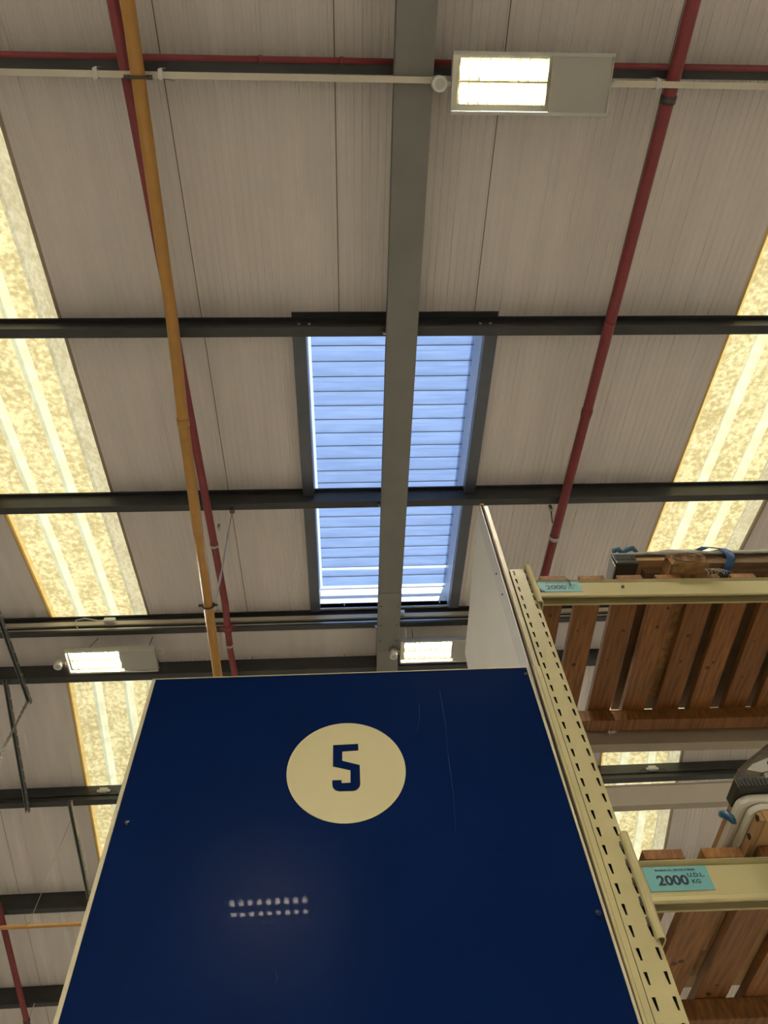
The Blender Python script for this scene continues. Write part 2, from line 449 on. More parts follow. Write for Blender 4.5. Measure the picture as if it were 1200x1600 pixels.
# trimmer beams beside the opening
for xa, xb in ((VX0 - .105, VX0 - .004), (VX1 + .004, VX1 + .105)):
    MB().prism([(xa, -.012), (xb, -.012), (xb, -.075), (xa, -.075)], lambda u, v, t: vl(u, t, v), 1.80, 5.10).done('trimmer', M['trimmer'], vent)
# blades
pitch = .1475; y = VY0 + .055; k = 0
while y + pitch < 5.06:
    gap = 4.66 < y < 4.80
    a = y + (.055 if gap else .004); e = y + pitch
    pr = [(a, .000), (a + (e-a)*.38, -.006), (a + (e-a)*.44, .016), (e - .002, -.010), (e - .002, -.006), (a + (e-a)*.45, .021), (a + (e-a)*.37, -.001), (a, .005)]
    MB().prism(pr, lambda u, v, t: vl(t, u, CH - .02 + v), VX0 + .022, VX1 - .002).done('blade', M['blade'], vent)
    if True:
        MB().prism([(y - .003, -.012), (y + .003, -.012), (y + .003, .012), (y - .003, .012)], lambda u, v, t: vl(t, u, CH - .02 + v), VX0 + .022, VX1 - .002).done('blade_pivot', M['trimmer'], vent)
    y += pitch; k += 1
MB().prism([(5.055, 0), (5.075, 0), (5.075, .02), (5.055, .02)], lambda u, v, t: vl(t, u, CH - .03 + v), VX0, VX1).done('end_bar', M['alu'], vent)

# ------------------------------------------------------------------ pipes
def pipe(name, pts, r, m, label, cat='pipe', bands=(), couplings=(), group=None):
    root = thing(name, label, cat, pts[0], group)
    P0 = Vector(pts[0]); L = [tuple(Vector(p) - P0) for p in pts]
    MB().tube(L, r, seg=16).done('pipe_run', m, root)
    return root, P0
def seg_pt(pts, y):
    for a, b in zip(pts, pts[1:]):
        if a[1] <= y <= b[1]:
            t = (y - a[1]) / (b[1] - a[1]); return Vector(a).lerp(Vector(b), t), (Vector(b) - Vector(a)).normalized()
# right red pipe, along the slope
rp = [near(2.02, -5.0, -.345), near(2.022, 0, -.345), near(2.002, 5.15, -.345)]
root, o = pipe('sprinkler_pipe', rp, .041, M['red'], 'thick dark red sprinkler pipe on the right, running down to the rack')
for y_ in (.20, 3.86):
    c, d = seg_pt(rp, y_)
    MB().tube([c - o - d*.022, c - o + d*.022], .0475, seg=16).done('pipe_clip', M['galv'] if y_ > 1 else M['clip'], root)
for y_ in (3.70,):
    c, d = seg_pt(rp, y_)
    MB().tube([c - o + Vector((-.05, -.02, .0)), c - o + Vector((-.06, -.13, .075))], .006, seg=6).done('hanger_rod', M['clip'], root)
    MB().box(tuple(c - o + Vector((-.075, -.15, .05))), tuple(c - o + Vector((-.05, -.12, .12)))).done('beam_clamp', M['galv'], root)
c, d = seg_pt(rp, 1.66)
MB().tube([c - o - d*.012, c - o + d*.012], .044, seg=16).done('pipe_joint', M['red'], root)
c, d = seg_pt(rp, 2.45)
MB().tube([c - o - d*.03, c - o + d*.03], .0455, seg=16).done('pipe_joint', M['red'], root)
# left red pipe, along the slope, then over the ridge
lp = [near(-1.18, -5.0, -.345), near(-1.18, 4.66, -.345), (-1.205, 5.18, 5.94 + CZ), (-1.215, 5.41, 5.975 + CZ), (-1.195, 5.70, 5.955 + CZ), (-1.19, 6.25, 5.85 + CZ), (-1.19, 7.35, 5.64 + CZ)]
root, o = pipe('sprinkler_pipe', lp, .034, M['red'], 'thinner red sprinkler pipe beside the ochre gas pipe on the left')
for y_ in (3.86, 5.32):
    c, d = seg_pt(lp, y_)
    MB().tube([c - o - d*.014, c - o + d*.014], .041, seg=16).done('pipe_clip', M['galv'], root)
c, d = seg_pt(lp, 5.05)
MB().tube([c - o - d*.045, c - o + d*.045], .046, seg=16).done('grooved_coupling', M['red'], root)
for sx in (-1, 1):
    MB().tube([c - o + Vector((sx*.062, -.03, 0)), c - o + Vector((sx*.062, .03, 0))], .012, seg=8).done('coupling_bolt', M['red'], root)
MB().box(tuple(c - o + Vector((-.075, -.012, -.012))), tuple(c - o + Vector((.075, .012, .012)))).done('coupling_lug', M['red'], root)
c, d = seg_pt(lp, 3.68)
MB().box(tuple(c - o + Vector((.045, -.02, .02))), tuple(c - o + Vector((.068, .02, .08)))).done('beam_clamp', M['galv'], root)
# ochre gas pipe: level
gp = [W((-1.086, -5.0, 4.838)), W((-1.086, 1.5, 4.838)), W((-1.108, 2.25, 4.838)), W((-1.13, 6.9, 4.838))]
root, o = pipe('gas_pipe', gp, .040, M['ochre'], 'thick ochre gas pipe running the length of the roof on the left')
for y_ in (.12, 3.88):
    c, d = seg_pt(gp, y_)
    MB().torus(c - o, d, .046, .008).done('pipe_clip', M['clip'], root)
    for sx in (-1, 1):
        MB().tube([c - o + Vector((sx*.045, 0, 0)), c - o + Vector((sx*.078, 0, 0))], .012, seg=8).done('clip_lug', M['clip'], root)
c, d = seg_pt(gp, 2.22)
MB().tube([c - o - d*.03, c - o + d*.03], .0445, seg=16).done('pipe_socket', M['ochre'], root)
c, d = seg_pt(gp, 3.88)
top = Vector((-.985, 3.50, H + S*3.46 - .245)); bot = c + Vector((.06, 0, .01))
rod = [top.lerp(bot, t) for t in (0, .25, .30, .34, .42, .52, .58, .64, .72, .80, .83, .86, 1)]
rad = [.004, .004, .009, .004, .004, .010, .010, .004, .010, .009, .004, .008, .004]
MB().tube([p - o for p in rod], rad, seg=8).done('hanger_rod', M['galv'], root)
MB().box(tuple(top - o + Vector((-.02, -.02, -.03))), tuple(top - o + Vector((.02, .02, .012)))).done('beam_clamp', M['clip'], root)
c, d = seg_pt(gp, .12)
MB().tube([c - o + Vector((.05, 0, .0)), c - o + Vector((.10, .0, .08)), c - o + Vector((.16, .02, .19))], .005, seg=6).done('hanger_rod', M['galv'], root)
# thin red pipe along purlin 0
tp = [W((-8.8, .003, 5.035)), W((8.8, .052, 5.035))]
tl = [W((-8.8, .003, 5.035)), W((.352, .0285, 5.035))]
root, o = pipe('thin_pipe', tl, .0165, M['red'], 'slim red pipe clipped along the topmost purlin')
MB().tube([(8.8 + .585, .0262, 0), (17.6, .049, 0)], .0165, seg=16).done('pipe_run', M['red'], root)
for x_ in (-3.2, -.42, .05, 2.9):
    t = (x_ + 8.8) / 17.6; c = Vector(tp[0]).lerp(Vector(tp[1]), t)
    MB().tube([c - o - Vector((.012, 0, 0)), c - o + Vector((.012, 0, 0))], .021, seg=12).done('pipe_clip', M['red'], root)
# conduit
cp = [W((-8.8, .077, 4.894)), W((8.8, .149, 4.894))]
root = thing('conduit', 'cream conduit crossing under the topmost purlin to the bright lamp', 'conduit', cp[0])
o = Vector(cp[0])
d = (Vector(cp[1]) - o)
MB().prism([(-.017, -.012), (.017, -.012), (.017, .012), (-.017, .012)], lambda u, v, t: (d.x*t, d.y*t + u, v), 0, (8.8+.60)/17.6).done('conduit_length', M['pvc'], root)
MB().prism([(-.017, -.012), (.017, -.012), (.017, .012), (-.017, .012)], lambda u, v, t: (d.x*t, d.y*t + u, v), (8.8+1.60)/17.6, 1).done('conduit_length', M['pvc'], root)
for x_ in (-1.33, -.97, 1.90, -4.0, 4.6):
    t = (x_ + 8.8)/17.6; c = d*t
    MB().box((c.x-.012, c.y-.030, -.016), (c.x+.012, c.y+.024, .016)).done('conduit_clip', M['galv'], root)
    MB().box((c.x-.010, c.y-.035, .014), (c.x+.010, c.y-.028, .10)).done('conduit_clip', M['galv'], root)

# ------------------------------------------------------------------ LED lamps
def lamp(name, label, loc, group, flip=False):
    """origin: left edge of the lit area, near side, underside"""
    root = thing(name, label, 'lamp', loc, group)
    LW, LD = .515, .235
    # tray: shallow box open below
    x0, x1, y0, y1, z0, z1 = -.04, .885, -.03, .285, .0, .055
    mb = MB()
    mb.box((x0, y0, z1 - .006), (x1, y1, z1))
    mb.box((x0, y0, z0), (x0 + .006, y1, z1 - .006)); mb.box((x1 - .006, y0, z0), (x1, y1, z1 - .006))
    mb.box((x0 + .006, y0, z0), (x1 - .006, y0 + .018, z1 - .006)); mb.box((x0 + .006, y1 - .018, z0), (x1 - .006, y1, z1 - .006))
    mb.done('tray', M['tray'], root)
    MB().box((LW + .02, y0 + .018, .012), (x1 - .006, y1 - .018, .018)).done('gear_cover', M['traydark'], root)
    # two LED strips above a grid of reflector cells
    rows_ = ((.004, .112), (.123, .231))
    for a, b in rows_:
        ch = MB()
        for i in range(9):
            xc = .004 + (LW - .008) * (i + .5) / 9
            ch.box((xc - .014, a + .027, .029), (xc + .014, b - .027, .034))
        tag(ch.done('led_strip', M['led'], root), kind='stuff')
    fins = MB(); fins.box((0, 0, .035), (LW, LD, .037))
    nx = 9
    for i in range(nx + 1):
        xx = .002 + (LW - .004) * i / nx
        fins.box((xx - .0015, 0, .010), (xx + .0015, LD, .028))
    for a, b in rows_:
        for i in range(nx):
            xa = .004 + (LW - .008) * i / nx; xb = xa + (LW - .008) / nx
            for (p, q) in ((a, a + .020), (b - .020, b)):
                v = [fins.v((xa + .008, p if p == a else q, .010)), fins.v((xb - .008, p if p == a else q, .010)), fins.v((xb - .004, q if p == a else p, .026)), fins.v((xa + .004, q if p == a else p, .026))]
                fins.face(v)
    g = fins.done('reflector_grid', M['lens'], root)
    MB().box((0, .114, .008), (LW, .121, .028)).done('centre_rail', M['lens'], root)
    # motion sensor at the left end
    s = MB(); s.tube([(-.115, .13, -.055), (-.115, .13, .05)], .042, seg=20); s.done('motion_sensor', M['whiteplastic'], root)
    MB().tube([(-.115, .13, -.058), (-.115, .13, -.052)], .028, seg=16).done('sensor_lens', M['tray'], root)
    MB().box((-.115, .12, .03), (-.04, .14, .05)).done('sensor_arm', M['tray'], root)
    return root
def lamp_hangers(root, tops, bots):
    for a, b in zip(tops, bots):
        MB().tube([a, b], .004, seg=6).done('hanger_wire', M['clip'], root)
A = lamp('led_lamp', 'brightest LED lamp, large at the top of the photo, right of the rafter', W((.714, .0, 4.82)), 'LED roof lamps')
lamp_hangers(A, [(.80, .05, .23), (.05, .05, .23)], [(.80, .10, .055), (.05, .10, .055)])
MB().tube([(.885, .12, .03), (.905, .115, .02), (.925, .10, .05), (.93, .10, .10), (.91, .105, .13)], .008, seg=8).done('flex_cable', M['whiteplastic'], A)
B = lamp('led_lamp', 'lit LED lamp hung at the ridge on the left, over the far rooflight', W((-2.868, 5.325, 5.90)), 'LED roof lamps')
lamp_hangers(B, [(.26, -.02, .21), (.83, -.02, .21)], [(.16, .02, .055), (.80, .02, .055)])
MB().tube([(.02, .02, .05), (.10, -.02, .10), (.13, -.06, .20), (.05, -.15, .245), (.03, -.19, .31), (.12, -.20, .325), (.28, -.195, .285), (.33, -.195, .29)], .006, seg=6).done('flex_cable', M['whiteplastic'], B)
MB().box((.33, -.215, .265), (.45, -.172, .315), bev=.006).done('junction_box', M['whiteplastic'], B)
MB().torus((.93, .03, .03), (0, .6, 1), .035, .004).done('cable_loop', M['whiteplastic'], B)
Cc = lamp('led_lamp', 'lit LED lamp at the ridge beside the rafter, just above the blue panel', W((.640, 5.325, 5.90)), 'LED roof lamps')
lamp_hangers(Cc, [(.10, -.02, .21), (.80, -.02, .21)], [(.10, .02, .055), (.80, .02, .055)])
MB().tube([(.02, -.02, .05), (.024, -.06, .09), (.022, -.085, .13), (.008, -.085, .175), (-.012, -.085, .205), (-.05, -.085, .235), (-.10, -.085, .255)], .008, seg=8).done('flex_cable', M['whiteplastic'], Cc)
MB().box((-.085, -.215, .262), (.02, -.17, .312), bev=.006).done('junction_box', M['whiteplastic'], Cc)
# the lamp that the blue panel mirrors, and unseen rows added to light the room
D = copy_tree(A); D.location = W((-.76, -1.33, 2.62))
D['label'] = 'LED lamp hung low behind the viewer, mirrored in the navy panel'
for ch in list(D.children):
    if ch.name.startswith('hanger_wire') or ch.name.startswith('flex_cable'):
        bpy.data.objects.remove(ch)
lamp_hangers(D, [(.80, .05, 2.15), (.05, .05, 2.15)], [(.80, .10, .055), (.05, .10, .055)])
rows_out = [(-5.6, -5.4, 3.75), (-2.4, -5.4, 3.75), (4.2, -5.4, 3.75), (7.2, -5.4, 3.75),
            (-6.1, .0, 4.82), (4.6, .0, 4.82), (7.4, .0, 4.82), (-6.6, 5.32, 5.9), (7.2, 5.32, 5.9),
            (-5.8, 11.2, 4.7), (-2.4, 11.2, 4.7), (.9, 11.2, 4.7), (4.2, 11.2, 4.7), (7.2, 11.2, 4.7)]
for x_, y_, z_ in rows_out:
    c = copy_tree(D); c.location = W((x_, y_, z_)); c['label'] = 'LED lamp in the rows beyond the edges of the picture'
    for ch in list(c.children):
        if ch.name.startswith('hanger_wire'): bpy.data.objects.remove(ch)
    lamp_hangers(c, [(.80, .10, .22), (.05, .10, .22)], [(.80, .10, .055), (.05, .10, .055)])

# ------------------------------------------------------------------ struts, chain, far pipes on the left
def strut(label, pts, wv=.041):
    a, b = Vector(pts[0]), Vector(pts[1]); root = thing('strut_channel', label, 'strut', a)
    d = b - a; L = d.length; d.normalize()
    side = d.cross(Vector((0, 0, 1))).normalized(); up = side.cross(d)
    h = wv/2; t = .004
    pr = [(-h, h), (h, h), (h, -h), (h-.010, -h), (h-.010, -h+t), (h-t, -h+t), (h-t, h-t), (-h+t, h-t), (-h+t, -h+t), (-h+.010, -h+t), (-h+.010, -h), (-h, -h)]
    MB().prism(pr, lambda u, v, s: tuple(side*u + up*v + d*s), 0, L).done('channel', M['strut'], root)
    n = int(L / .16)
    for i in range(n):
        s0 = .06 + i*.16
        c = side*(h+.001) + d*s0
        MB().tube([c, c + d*.03], .006, seg=6).done('slot_rivet', M['galv'], root)
    return root
strut('dark strut channel poking out level below the ridge at the left edge', [W((-3.46, 4.60, 5.95)), W((-3.44, 6.06, 5.95))])
strut('dark strut channel running down the far slope at the far left edge', [far(-3.66, 5.78, -.28), far(-3.72, 7.55, -.28)])
s3 = strut('strut channel with a pale lit side hung between purlins left of the blue panel', [far(-3.225, 7.42, -.285), far(-3.205, 9.30, -.285)])
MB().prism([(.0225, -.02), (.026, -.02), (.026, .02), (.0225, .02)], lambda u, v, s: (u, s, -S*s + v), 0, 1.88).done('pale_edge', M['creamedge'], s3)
# chain hanging from the first strut
root = thing('hanging_chain', 'steel chain hanging from the strut end at the left edge', 'chain', W((-3.445, 6.0, 5.93)))
for sx in (0, .05):
    n = 38
    for i in range(n):
        z0 = -.01 - i*.034
        x_ = -sx*(i/n) 
        ax = (1, 0, 0) if i % 2 else (0, 1, 0)
        mb = MB(); mb.torus((x_, sx*.3, z0 - .017), ax, .012, .0035, seg=8, sub=5)
        for v in mb.bm.verts: v.co.z = (v.co.z - (z0 - .017))*1.6 + (z0 - .017)
        mb.done('link', M['chain'], root)
# level ochre pipe hung on a wire
root = thing('gas_pipe', 'slim ochre pipe crossing level at the lower left, hung on a wire', 'pipe', W((-3.32, 7.70, 4.42)))
MB().tube([(-5.0, -.01, 0), (2.6, .02, 0)], .020, seg=12).done('pipe_run', M['ochre'], root)
MB().tube([(0, 0, 0), (.065, .0, 1.25)], .003, seg=6).done('hanger_wire', M['galv'], root)
MB().torus((0, 0, 0), (1, 0, 0), .024, .005).done('pipe_clip', M['ochre'], root)
rp2 = [far(-4.30, 8.9, -.30), far(-4.31, 13.5, -.30)]
root, o = pipe('sprinkler_pipe', rp2, .036, M['red'], 'red sprinkler pipe at the bottom left corner under the far slope')
c, d = seg_pt(rp2, 10.95)
MB().tube([c - o - d*.02, c - o + d*.02], .043, seg=14).done('pipe_clip', M['clip'], root)
MB().tube([c - o + Vector((.02, 0, .04)), c - o + Vector((.13, -.25, .09))], .006, seg=6).done('hanger_rod', M['galv'], root)
# junction boxes on the far purlin
def jbox(x_, label):
    c = Vector(f5(-.0, .11, x_)) + Vector((0, 7.50, roofz(7.50)))
    r_ = thing('junction_box', label, 'box', c)
    MB().box((-.05, -.045, -.03), (.05, -.002, .03), bev=.008).done('box_body', M['whiteplastic'], r_)
    MB().box((-.075, -.028, -.018), (-.05, -.008, .012)).done('cable_gland', M['whiteplastic'], r_)
    MB().box((.05, -.028, -.018), (.075, -.008, .012)).done('cable_gland', M['whiteplastic'], r_)
    for sx in (-1, 1):
        MB().tube([(sx*.075, -.018, -.004), (sx*.13, -.018, -.004), (sx*.17, -.012, -.03), (sx*.19, -.006, -.055)], .004, seg=6).done('cable', M['cable'], r_)
jbox(-2.885, 'white junction box on the far purlin, beside the left edge of the blue panel')
jbox(3.78, 'white junction box on the far purlin seen right of the perforated upright')

# ------------------------------------------------------------------ blue end panel with the number
PY = 1.667
ep = thing('end_panel', 'navy blue aisle end panel with the number 5 in a cream disc', 'panel', (0, PY, 0))
MB().box((-.590, 0, .12), (.583, .007, 1.717 + CZ)).done('board', M['blue'], ep)
# a shallow tilt of the top edge comes from the board's own sag; edging strips
MB().box((-.600, -.003, .12), (-.590, .008, 1.713 + CZ)).done('edging', M['creamedge'], ep)
MB().box((.583, -.003, .12), (.589, .008, 1.719 + CZ)).done('edging', M['creamedge'], ep)
MB().box((-.60, -.002, 1.717 + CZ), (.583, .008, 1.7195 + CZ)).done('edging', M['creamedge'], ep)
mb = MB(); n = 64
ring = [(.163*math.cos(2*math.pi*i/n) - .001, .166*math.sin(2*math.pi*i/n) + 1.346 + CZ) for i in range(n)]
mb.prism(ring, lambda u, v, t: (u, t, v), -.0012, -.0002); mb.done('number_disc', M['disc'], ep)
five = [(-.0373,1.4321),(.034,1.4333),(.0341,1.4105),(-.0114,1.4086),(-.0117,1.3763),(.0361,1.3597),(.0360,1.2966),(.0335,1.2885),(.0285,1.2818),(.0225,1.2780),(.0165,1.2765),(-.0196,1.2769),(-.0270,1.2790),(-.0335,1.2835),(-.0375,1.2890),(-.0392,1.2961),(-.0397,1.3126),(-.0145,1.3127),(-.0139,1.3023),(.0095,1.3028),(.0103,1.3438),(-.0373,1.3589)]
MB().prism(five, lambda u, v, t: (u, t, v + CZ), -.0022, -.0012).done('number_five', M['blue'], ep)
for u, v in ((-.561, 1.209), (.575, 1.687), (.570, .919)):
    s = MB(); s.dome((0, 0, 0), .0085, .0085, .006, seg=14, ring=4)
    for q in s.bm.verts: q.co = Vector((q.co.x, -q.co.z, q.co.y))
    so = s.done('screw', M['bluescrew'], ep); so.location = (u, 0, v + CZ)
for (u0, v0), (u1, v1) in (((.292, 1.63), (.285, 1.383)), ((.285, 1.383), (.272, 1.143)), ((.223, 1.578), (.205, 1.467)), ((-.16, .830), (-.159, .805))):
    MB().tube([(u0, -.0003, v0 + CZ), ((u0+u1)/2 + .004, -.0003, (v0+v1)/2 + CZ), (u1, -.0003, v1 + CZ)], .0004, seg=5).done('scratch', M['scratch'], ep)
for xa in (-.56, .47):
    MB().box((xa, .007, 0), (xa + .06, .060, 1.65 + CZ)).done('back_post', M['cream'], ep)

# ------------------------------------------------------------------ tall side sheet behind the panel
LEAN = math.radians(.72)
LB = .6184 - math.tan(LEAN) * (.69 + CZ)
ss = thing('side_sheet', 'tall pale grey sheet standing edge-on behind the blue panel, cream front edge', 'panel', (LB - .024, 1.69, 0))
ss.rotation_euler = (0, LEAN, 0)
HT = 2.752 + CZ
MB().box((-.006, .03, .05), (.000, .90, HT + .035)).done('sheet', M['sheet'], ss)
MB().box((-.0085, -.005, .05), (-.0055, .085, HT)).done('corner_band', M['sheetband'], ss)
MB().box((.0015, -.0115, .05), (.004, .03, HT - .005)).done('gap_shadow_strip', M['edge_dark'], ss)
MB().box((.005, -.014, .05), (.0215, .03, HT - .02)).done('front_strip', M['cream'], ss)
MB().box((-.008, -.008, HT - .004), (.010, .03, HT + .012)).done('top_cap', M['timber'], ss)
for zz in (2.18, 2.31):
    s = MB(); s.tube([(-.012, .042, zz + CZ), (-.0085, .042, zz + CZ)], .004, seg=8); s.done('screw', M['clip'], ss)
MB().box((-.05, .84, 0), (-.007, .90, 2.2 + CZ)).done('rear_post', M['cream'], ss)

# ------------------------------------------------------------------ pallet rack
rack = thing('pallet_rack', 'cream pallet rack with a slotted upright and beams, right of the blue panel', 'rack', (LB, PY, 0))
rack.rotation_euler = (0, LEAN, math.radians(.35))
rackM = Matrix.Translation((LB, PY, 0)) @ rack.rotation_euler.to_matrix().to_4x4()
UW = .069
def upright(x0, y0, ztop, slots, depth=.06, flip=1):
    """slotted face at y0, built cell by cell round real holes"""
    mb = MB(); p = .050; z = ztop
    xs = [0, .0085, .0165, UW - .0165, UW - .0085, UW]
    zz = []
    while z - p > .3: zz.append(z); z -= p
    for z in zz:
        za, zb, zc, zd = z, z - .011, z - .0375, z - p
        for i in range(5):
            if i in (1, 3):
                a, b = x0 + xs[i], x0 + xs[i+1]
                T = [(a, zb), (b, zb), (b - .0005, zc), (a + .003, zc)]
                mb.face([mb.v((u, y0, v)) for u, v in ((a, za), (b, za), T[1], T[0])])
                mb.face([mb.v((u, y0, v)) for u, v in (T[3], T[2], (b, zd), (a, zd))])
                mb.face([mb.v((u, y0, v)) for u, v in ((a, za), T[0], T[3], (a, zd))])
                mb.face([mb.v((u, y0, v)) for u, v in (T[1], (b, za), (b, zd), T[2])])
            else:
                mb.face([mb.v((x0 + xs[i], y0, za)), mb.v((x0 + xs[i+1], y0, za)), mb.v((x0 + xs[i+1], y0, zd)), mb.v((x0 + xs[i], y0, zd))])
    bmesh.ops.remove_doubles(mb.bm, verts=mb.bm.verts, dist=1e-5)
    zlow = zz[-1] - p
    mb.box((x0, y0, 0), (x0 + UW, y0 + .003, zlow))
    mb.box((x0, y0 + .0005, zlow), (x0 + .002, y0 + depth, ztop)); mb.box((x0 + UW - .002, y0 + .0005, zlow), (x0 + UW, y0 + depth, ztop))
    u = mb.done('upright', M['cream'], rack)
    MB().box((x0 + .003, y0 + .020, .05), (x0 + UW - .003, y0 + .024, ztop - .004)).done('upright_lining', M['inside'], u)  # dark sheet stands in for the shade inside the hollow upright
    return u
upright(0, 0, 2.250 + CZ, True)
# folded lip left of the slotted face
MB().box((-.026, -.004, 2.12), (-.0035, .003, 1.720 + CZ)).done('side_flange', M['cream'], rack)
MB().box((-.002, .004, .0), (-.0002, .03, 2.24 + CZ)).done('flange_seam', M['inside'], rack)
MB().box((-.019, -.0065, 2.12), (-.0165, -.0035, 1.718 + CZ)).done('flange_bead', M['cream'], rack)
# rear and far uprights
for xa, ya in ((0, .84), (2.77, 0), (2.77, .84)):
    MB().box((xa, ya, 0), (xa + UW, ya + .06, 2.25 + CZ)).done('upright', M['cream'], rack)
for zb in (.5, 1.6, 2.7):
    MB().box((.03, .06, zb), (.05, .84, zb + .03)).done('brace', M['cream'], rack)
# beams, with connectors that hook over the right-hand slots
def beam(zb, zt, y0, yd, m, front):
    b = MB()
    if front:
        # pressed profile: rolled top and bottom lips
        pr = [(y0 + .006, zb), (y0, zb), (y0 - .002, zb + .004), (y0 + .001, zb + .014), (y0 + .004, zb + .016), (y0 + .004, zt - .016), (y0 + .012, zt - .012),
              (y0 - .002, zt - .004), (y0 + .002, zt), (y0 + yd, zt), (y0 + yd, zb), (y0 + yd - .007, zb), (y0 + yd - .007, zb + .003), (y0 + yd - .003, zb + .003),
              (y0 + yd - .003, zt - .003), (y0 + .016, zt - .003), (y0 + .016, zt - .018), (y0 + .007, zt - .020), (y0 + .007, zb + .018)]
        b.prism(pr, lambda u, v, t: (t, u, v), UW + .012, 2.77 - .008)
    else:
        pr = [(y0, zb), (y0, zt), (y0 + yd, zt), (y0 + yd, zb + .008), (y0 + yd + .006, zb + .008), (y0 + yd + .006, zb)]
        b.prism(pr, lambda u, v, t: (t, u, v), UW + .005, 2.77 - .008)
    return b.done('beam', m, rack)
def connector(zt, zb, x0=UW):
    # folded plate wrapped round the upright's corner, rolled nose in front
    c = MB()
    pr = [(x0 - .010, -.004), (x0 - .008, -.013), (x0 - .002, -.017), (x0 + .006, -.016), (x0 + .012, -.010), (x0 + .014, .0), (x0 + .014, .045), (x0 + .011, .045), (x0 + .011, .0), (x0 + .009, -.008), (x0 + .004, -.0125), (x0 - .002, -.013), (x0 - .005, -.010), (x0 - .007, -.003)]
    c.prism(pr, lambda u, v, t: (u, v, t), zb, zt)
    o_ = c.done('connector', M['cream'], rack)
    for i in range(5):
        z = zb + (zt - zb) * (.12 + .18*i)
        MB().tube([(x0 - .012, -.0015, z), (x0 - .012, -.0015, z + .022)], .003, seg=6).done('hook', M['clip'], o_)
    return o_
Z1T, Z1B = 2.181 + CZ, 2.080 + CZ
Z2T, Z2B = 1.045 + CZ, .938 + CZ
beam(Z1B, Z1T, .0, .042, M['cream'], True); connector(2.262 + CZ, 2.035 + CZ)
beam(Z2B, Z2T, .0, .042, M['cream'], True); connector(1.115 + CZ, .852 + CZ)
beam(Z1B + .004, Z1T, .805, .045, M['beamgrey'], False)
beam(Z2B, Z2T, .805, .045, M['beamgrey'], False)
# fixings on the front beam
for x_, z_ in ((.405, 2.135),):
    MB().tube([(x_, -.003, z_ + CZ), (x_, .006, z_ + CZ)], .006, seg=8).done('rivet', M['clip'], rack)
# second rack row standing back to back
r2 = thing('pallet_rack', 'bare grey rack row standing behind the loaded cream rack', 'rack', (.60, 2.90, 0))
pr = [(0, 2.082 + CZ), (0, 2.088 + CZ), (.004, 2.09 + CZ), (.004, 2.185 + CZ), (0, 2.19 + CZ), (0, 2.195 + CZ), (.04, 2.195 + CZ), (.04, 2.082 + CZ)]
MB().prism(pr, lambda u, v, t: (t, u, v), .07, 2.77).done('beam', M['beamgrey'], r2)
for xa, ya in ((0, 0), (2.77, 0), (0, .85), (2.77, .85)):
    MB().box((xa, ya, 0), (xa + .07, ya + .06, 2.22 + CZ)).done('upright', M['cream'], r2)
MB().box((.07, .86, 2.09 + CZ), (2.77, .90, 2.19 + CZ)).done('beam', M['beamgrey'], r2)
for zb in (.6, 1.8, 2.9):
    for xa in (.025, 2.795): MB().box((xa, .06, zb), (xa + .02, .85, zb + .03)).done('brace', M['beamgrey'], r2)

# ------------------------------------------------------------------ timber decks
def slat_mesh(i, L):
    random.seed(i * 31 + 5)
    mb = MB(); mb.box((0, 0, 0), (.100 + random.uniform(-.004, .004), L, .028), bev=.0025)
    return mb
def deck(ztop, label, n):
    root = thing('timber_deck', label, 'deck', (0, 0, 0))
    root.matrix_world = rackM @ Matrix.Translation((.105, .004, ztop))
    for i in range(n):
        mb = slat_mesh(i, .79 - (.0 if i % 3 else .01))
        s = mb.done('slat', M['wood'] if i % 2 else M['wood_b'], root); s.location = (i * .1485 + random.uniform(-.004, .004), 0, 0)
        random.seed(i*7 + int(ztop*10))
        for k in range(2):
            kx, ky = random.uniform(.02, .08), random.uniform(.12, .7)
            kn = MB(); kn.tube([(kx, ky, -.0006), (kx, ky, .002)], random.uniform(.005, .010), seg=10); kn.done('knot', M['knot'], s)
    MB().box((-.02, .700, -.060), (n*.1485, .765, -.001), bev=.003).done('batten', M['wood_b'], root)
    MB().box((-.02, .050, -.030), (n*.1485, .075, -.001), bev=.002).done('batten', M['wood'], root)
    return root
deck(2.184 + CZ, 'upper timber slat deck with gaps, on the rack beams under the wrapped boards', 17)
deck(1.048 + CZ, 'lower timber slat deck on the rack beam with the clear blue load label', 17)

# ------------------------------------------------------------------ load labels
def load_label(zb, label, fold):
    root = thing('load_label', label, 'label', (0, 0, 0))
    root.matrix_world = rackM @ Matrix.Translation((UW + .021, .0035, zb)) @ Matrix.Rotation(math.pi/2, 4, 'X')
    # local x right, y up, z towards the viewer
    MB().box((0, 0, 0), (.157, .061, .0012)).done('sticker', M['teal'], root)
    t = text('number', '2000', .0335, M['ink'], root, width=1.14, bold=.0011); t.location = (.025, .0145, .0016)
    t = text('unit_text', 'U.D.L.', .0135, M['ink'], root, width=1.2, bold=.0004); t.location = (.103, .0330, .0016)
    t = text('unit_text', 'KG', .0135, M['ink'], root, width=1.2, bold=.0004); t.location = (.108, .0170, .0016)
    t = text('small_text', 'MAXIMUM U.D.L. (PER PAIR OF BEAMS)',   .0062, M['ink'], root, width=.93, bold=.00025); t.location = (.028, .0495, .0016)
    if fold:
        MB().prism([(0, 0), (.016, 0), (.0, .016)], lambda u, v, t_: (u, v, t_), .0012, .003).done('torn_corner', M['cable'], root)
        MB().tube([(.118, .030, .003), (.122, .045, .004), (.121, .060, .006), (.112, .072, .006)], .0015, seg=6).done('hanging_thread', M['cable'], root)
    return root
load_label(2.112 + CZ, 'faded teal load label reading 2000 on the upper rack beam', True)
load_label(.967 + CZ, 'bright teal load label reading 2000 U.D.L. KG on the lower rack beam', False)
